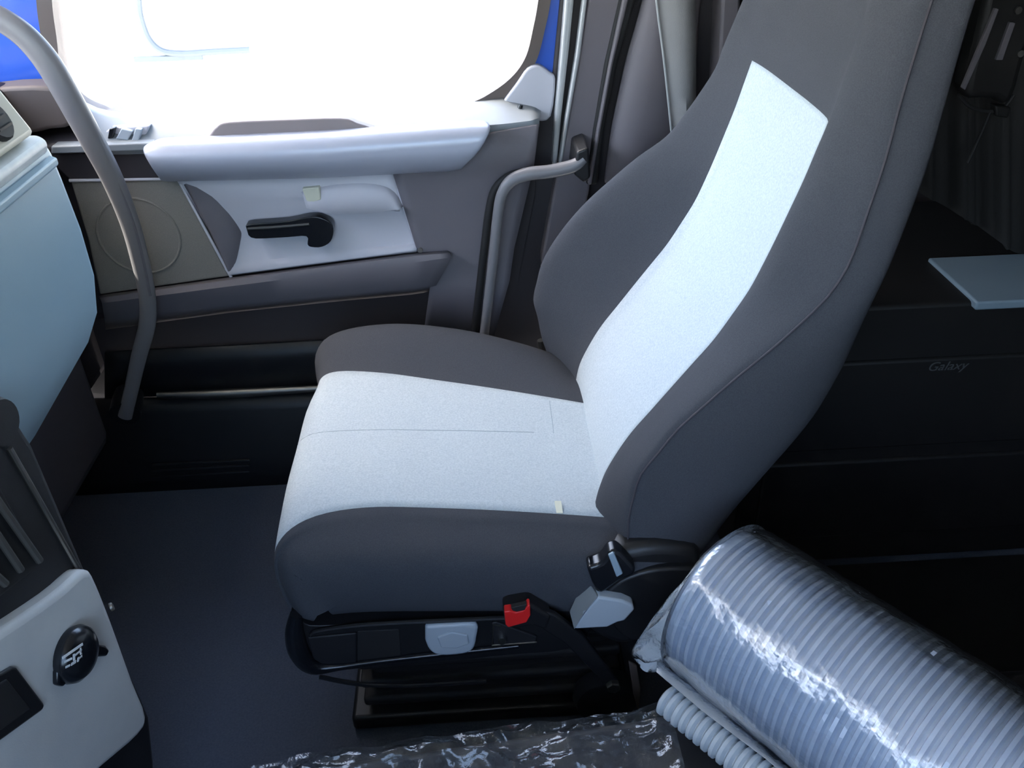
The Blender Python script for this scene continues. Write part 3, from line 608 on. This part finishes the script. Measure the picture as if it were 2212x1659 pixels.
# gathered tail of the wrap, pulled to a point beside the seat
V, F = [], []; n = 64; mrow = 14; tip = PZ(1370, 1405, .41)
for i in range(mrow):
    t = i/(mrow-1); cc_ = (c0+ax*.012).lerp(tip, t); R0 = (RAD+.002)*(1-t)**.85+.006*t
    for j in range(n):
        q = 2*math.pi*j/n; ruf = 1+(.10*math.sin(q*11+t*3)+.06*math.sin(q*17+1))*math.sin(math.pi*min(1, t*1.15))
        V.append(cc_+(aa*math.cos(q)+bb*math.sin(q))*R0*ruf)
for i in range(mrow-1):
    for j in range(n): F.append([i*n+j, i*n+(j+1) % n, (i+1)*n+(j+1) % n, (i+1)*n+j])
obj('wrap_tail', V, F, 'tail', roll, angle=80)
pdir = (PZ(1437, 1508, .385)-c0); pdir = (pdir-ax*pdir.dot(ax)); pdir.z = 0; pdir.normalize()
sk = [[c0+ax*d+pdir*(RAD*.80)+Vector((0, 0, -RAD*.58)) for d in (0, .15, .3, .5)], [c0+ax*d+pdir*(.108+.004*math.sin(d*40))+Vector((0, 0, -.056+.005*math.sin(d*50))) for d in (0, .1, .2, .3, .4, .5)], [c0+ax*d+pdir*(.130+.003*math.sin(d*60))+Vector((0, 0, -.046+.004*math.sin(d*33+1))) for d in (.02, .1, .2, .3, .4, .5)]]
sheet('wrap_skirt', sk, 'tail', roll, n=50, solid=.001)

h0, h1_ = PZ(1437, 1508, .385), PZ(1660, 1690, .385); hx = (h1_-h0).normalized()
pr = [(0, .012)]; s = 0; p2 = .0125
while s < .45:
    pr += [(s, .017), (s+p2*.25, .0225), (s+p2*.65, .0225), (s+p2*.9, .017)]; s += p2
pr += [(s, .012)]
V, F = lathe_axis(h0, hx, pr, 32); ho = obj('corrugated_hose', V, F, 'hose', None, angle=50)
tag(ho, 'thin pale grey corrugated hose lying along the wrapped ribbed roll', 'hose')

# ------------------------------------------------------------------ sleeper area
bu = thing('sleeper_bunk', 'black sleeper bunk base with painted blue-grey sheen on its top and small grey lettering', 'bunk', (1.2, 1.6, 0))
boxes('bunk_front', [(.52, 1.70, 1.36, 1.86, 0, .645)], 'bunk', bu, bevel=.008)
boxes('bunk_top_sheen', [(.90, 1.70, 1.345, 1.54, .635, .652)], 'sheen', bu, bevel=.004)  # pale board stands in for the sheen reflected on the black top
for zz in (.18, .42):
    boxes('drawer_front', [(.56, 1.66, 1.352, 1.37, zz-.10, zz+.11)], 'bunk', bu, bevel=.006)
cu_ = bpy.data.curves.new('lettering', 'FONT'); cu_.body = 'Galaxy'; cu_.size = .028; cu_.shear = .3; cu_.extrude = .0008; cu_.align_x = 'CENTER'; cu_.align_y = 'CENTER'
to = bpy.data.objects.new('lettering_curve', cu_); COL.objects.link(to); bpy.context.view_layer.update()
me = bpy.data.meshes.new_from_object(to); bpy.data.objects.remove(to)
lt = bpy.data.objects.new('lettering', me); COL.objects.link(lt); me.materials.clear(); me.materials.append(M['print'])
lt.location = PY(2046, 791, 1.3495); lt.rotation_euler = (math.radians(90), math.radians(0), 0); adopt(lt, bu)

ct = thing('bunk_curtain', 'dark brown curtain hanging over the sleeper bunk behind the seat', 'curtain', PY(2050, 480, 1.50))
cv = [[], []]
top = [PY(px, -260, 1.50) for px in range(1850, 2700, 12)]
botl = [(1700, 300), (1950, 395), (2100, 480), (2212, 560), (2400, 640), (2700, 700)]
def lowy(px):
    for (a, b), (c_, d) in zip(botl, botl[1:]):
        if px <= c_: return b+(d-b)*(px-a)/(c_-a)
    return botl[-1][1]
bot = [max(PY(px, lowy(px), 1.50), Vector((PY(px, lowy(px), 1.50).x, 1.50, .665)), key=lambda v: v.z) for px in range(1850, 2700, 12)]
for k, (a, b) in enumerate(zip(top, bot)):
    d = Vector((0, .014*math.sin(k*.9)+.006*math.sin(k*2.3), 0)); cv[0].append(a+d); cv[1].append(b+d)
sheet('cloth', cv, 'darkwall', ct, n=110, solid=.006)
tube('curtain_rail', [top[0]+Vector((0, 0, .01)), top[-1]+Vector((0, 0, .01))], .008, 'steel', ct, n=8, steps=1)

hg = thing('hanging_pouch', 'slim black pouch with two pale straps hanging in front of the curtain', 'pouch', PY(2130, 240, 1.42))
block('pouch_body', smooth_px([(2140, -60), (2125, 20), (2105, 110), (2085, 205), (2120, 214), (2150, 215), (2185, 225), (2215, 130), (2245, 20), (2250, -60)], 2), 1.40, 1.45, 'bunk', hg, bevel=.012)
block('strap', [(2150, 18), (2158, 20), (2130, 95), (2085, 195), (2078, 190), (2118, 95)], 1.393, 1.40, 'panel', hg, bevel=.001)
block('strap', [(2182, 48), (2194, 50), (2166, 130), (2152, 130)], 1.393, 1.40, 'panel', hg, bevel=.001)
tube('wire_loop', pxl([(2070, 205), (2095, 230), (2130, 240), (2165, 236), (2190, 205)], 1.41), .003, 'rubber', hg, n=8, steps=4)
block('toggle', [(2150, 228), (2185, 232), (2178, 256), (2152, 252)], 1.40, 1.42, 'bunk', hg, bevel=.003)
tube('cord', pxl([(2140, 238), (2125, 275), (2105, 320), (2090, 352)], 1.41), .003, 'rubber', hg, n=8, steps=3)
disc('snap_ring', PY(2203, 115, 1.398), (0, -1, 0), .006, .004, 'chrome', hg, n=12)
disc('snap_stud', PY(2198, 22, 1.398), (0, -1, 0), .006, .004, 'steel', hg, n=12)
tube('hang_strap', [PY(2195, -55, 1.425), PY(2215, -300, 1.47), PY(2230, -420, 1.50)], .006, 'bunk', hg, n=8, steps=3)

# ------------------------------------------------------------------ white van in the yard
vn = thing('white_van', 'sunlit white van parked outside beyond the driver window', 'van', (-6.0, 11.3, -1.40))
VY = 10.2
boxes('body', [(-9.5, -3.2, VY, VY+2.2, -1.05, 1.2)], 'vanwhite', vn, bevel=.18, seg=4)
vw = [PY(*q, VY-.01) for q in smooth_px([(296, -120), (299, 0), (306, 45), (322, 85), (350, 110), (395, 116), (460, 112), (540, 108)], 4)]
hh = [PY(540, -120, VY-.01)]
prism('side_window', vw+hh, (0, .02, 0), 'vanglass', vn, smooth=False)
tube('window_seal', vw, .035, 'vanseal', vn, n=8, steps=1)
boxes('rub_strip', [(PY(290, 128, VY).x, PY(440, 128, VY).x, VY-.03, VY+.02, PY(300, 134, VY).z, PY(300, 122, VY).z)], 'vanseal', vn, bevel=.01)
for x in (-8.9, -6.2):
    disc('wheel', (x, VY-.02, -1.06), (0, 1, 0), .34, .24, 'tyre', vn, n=32)
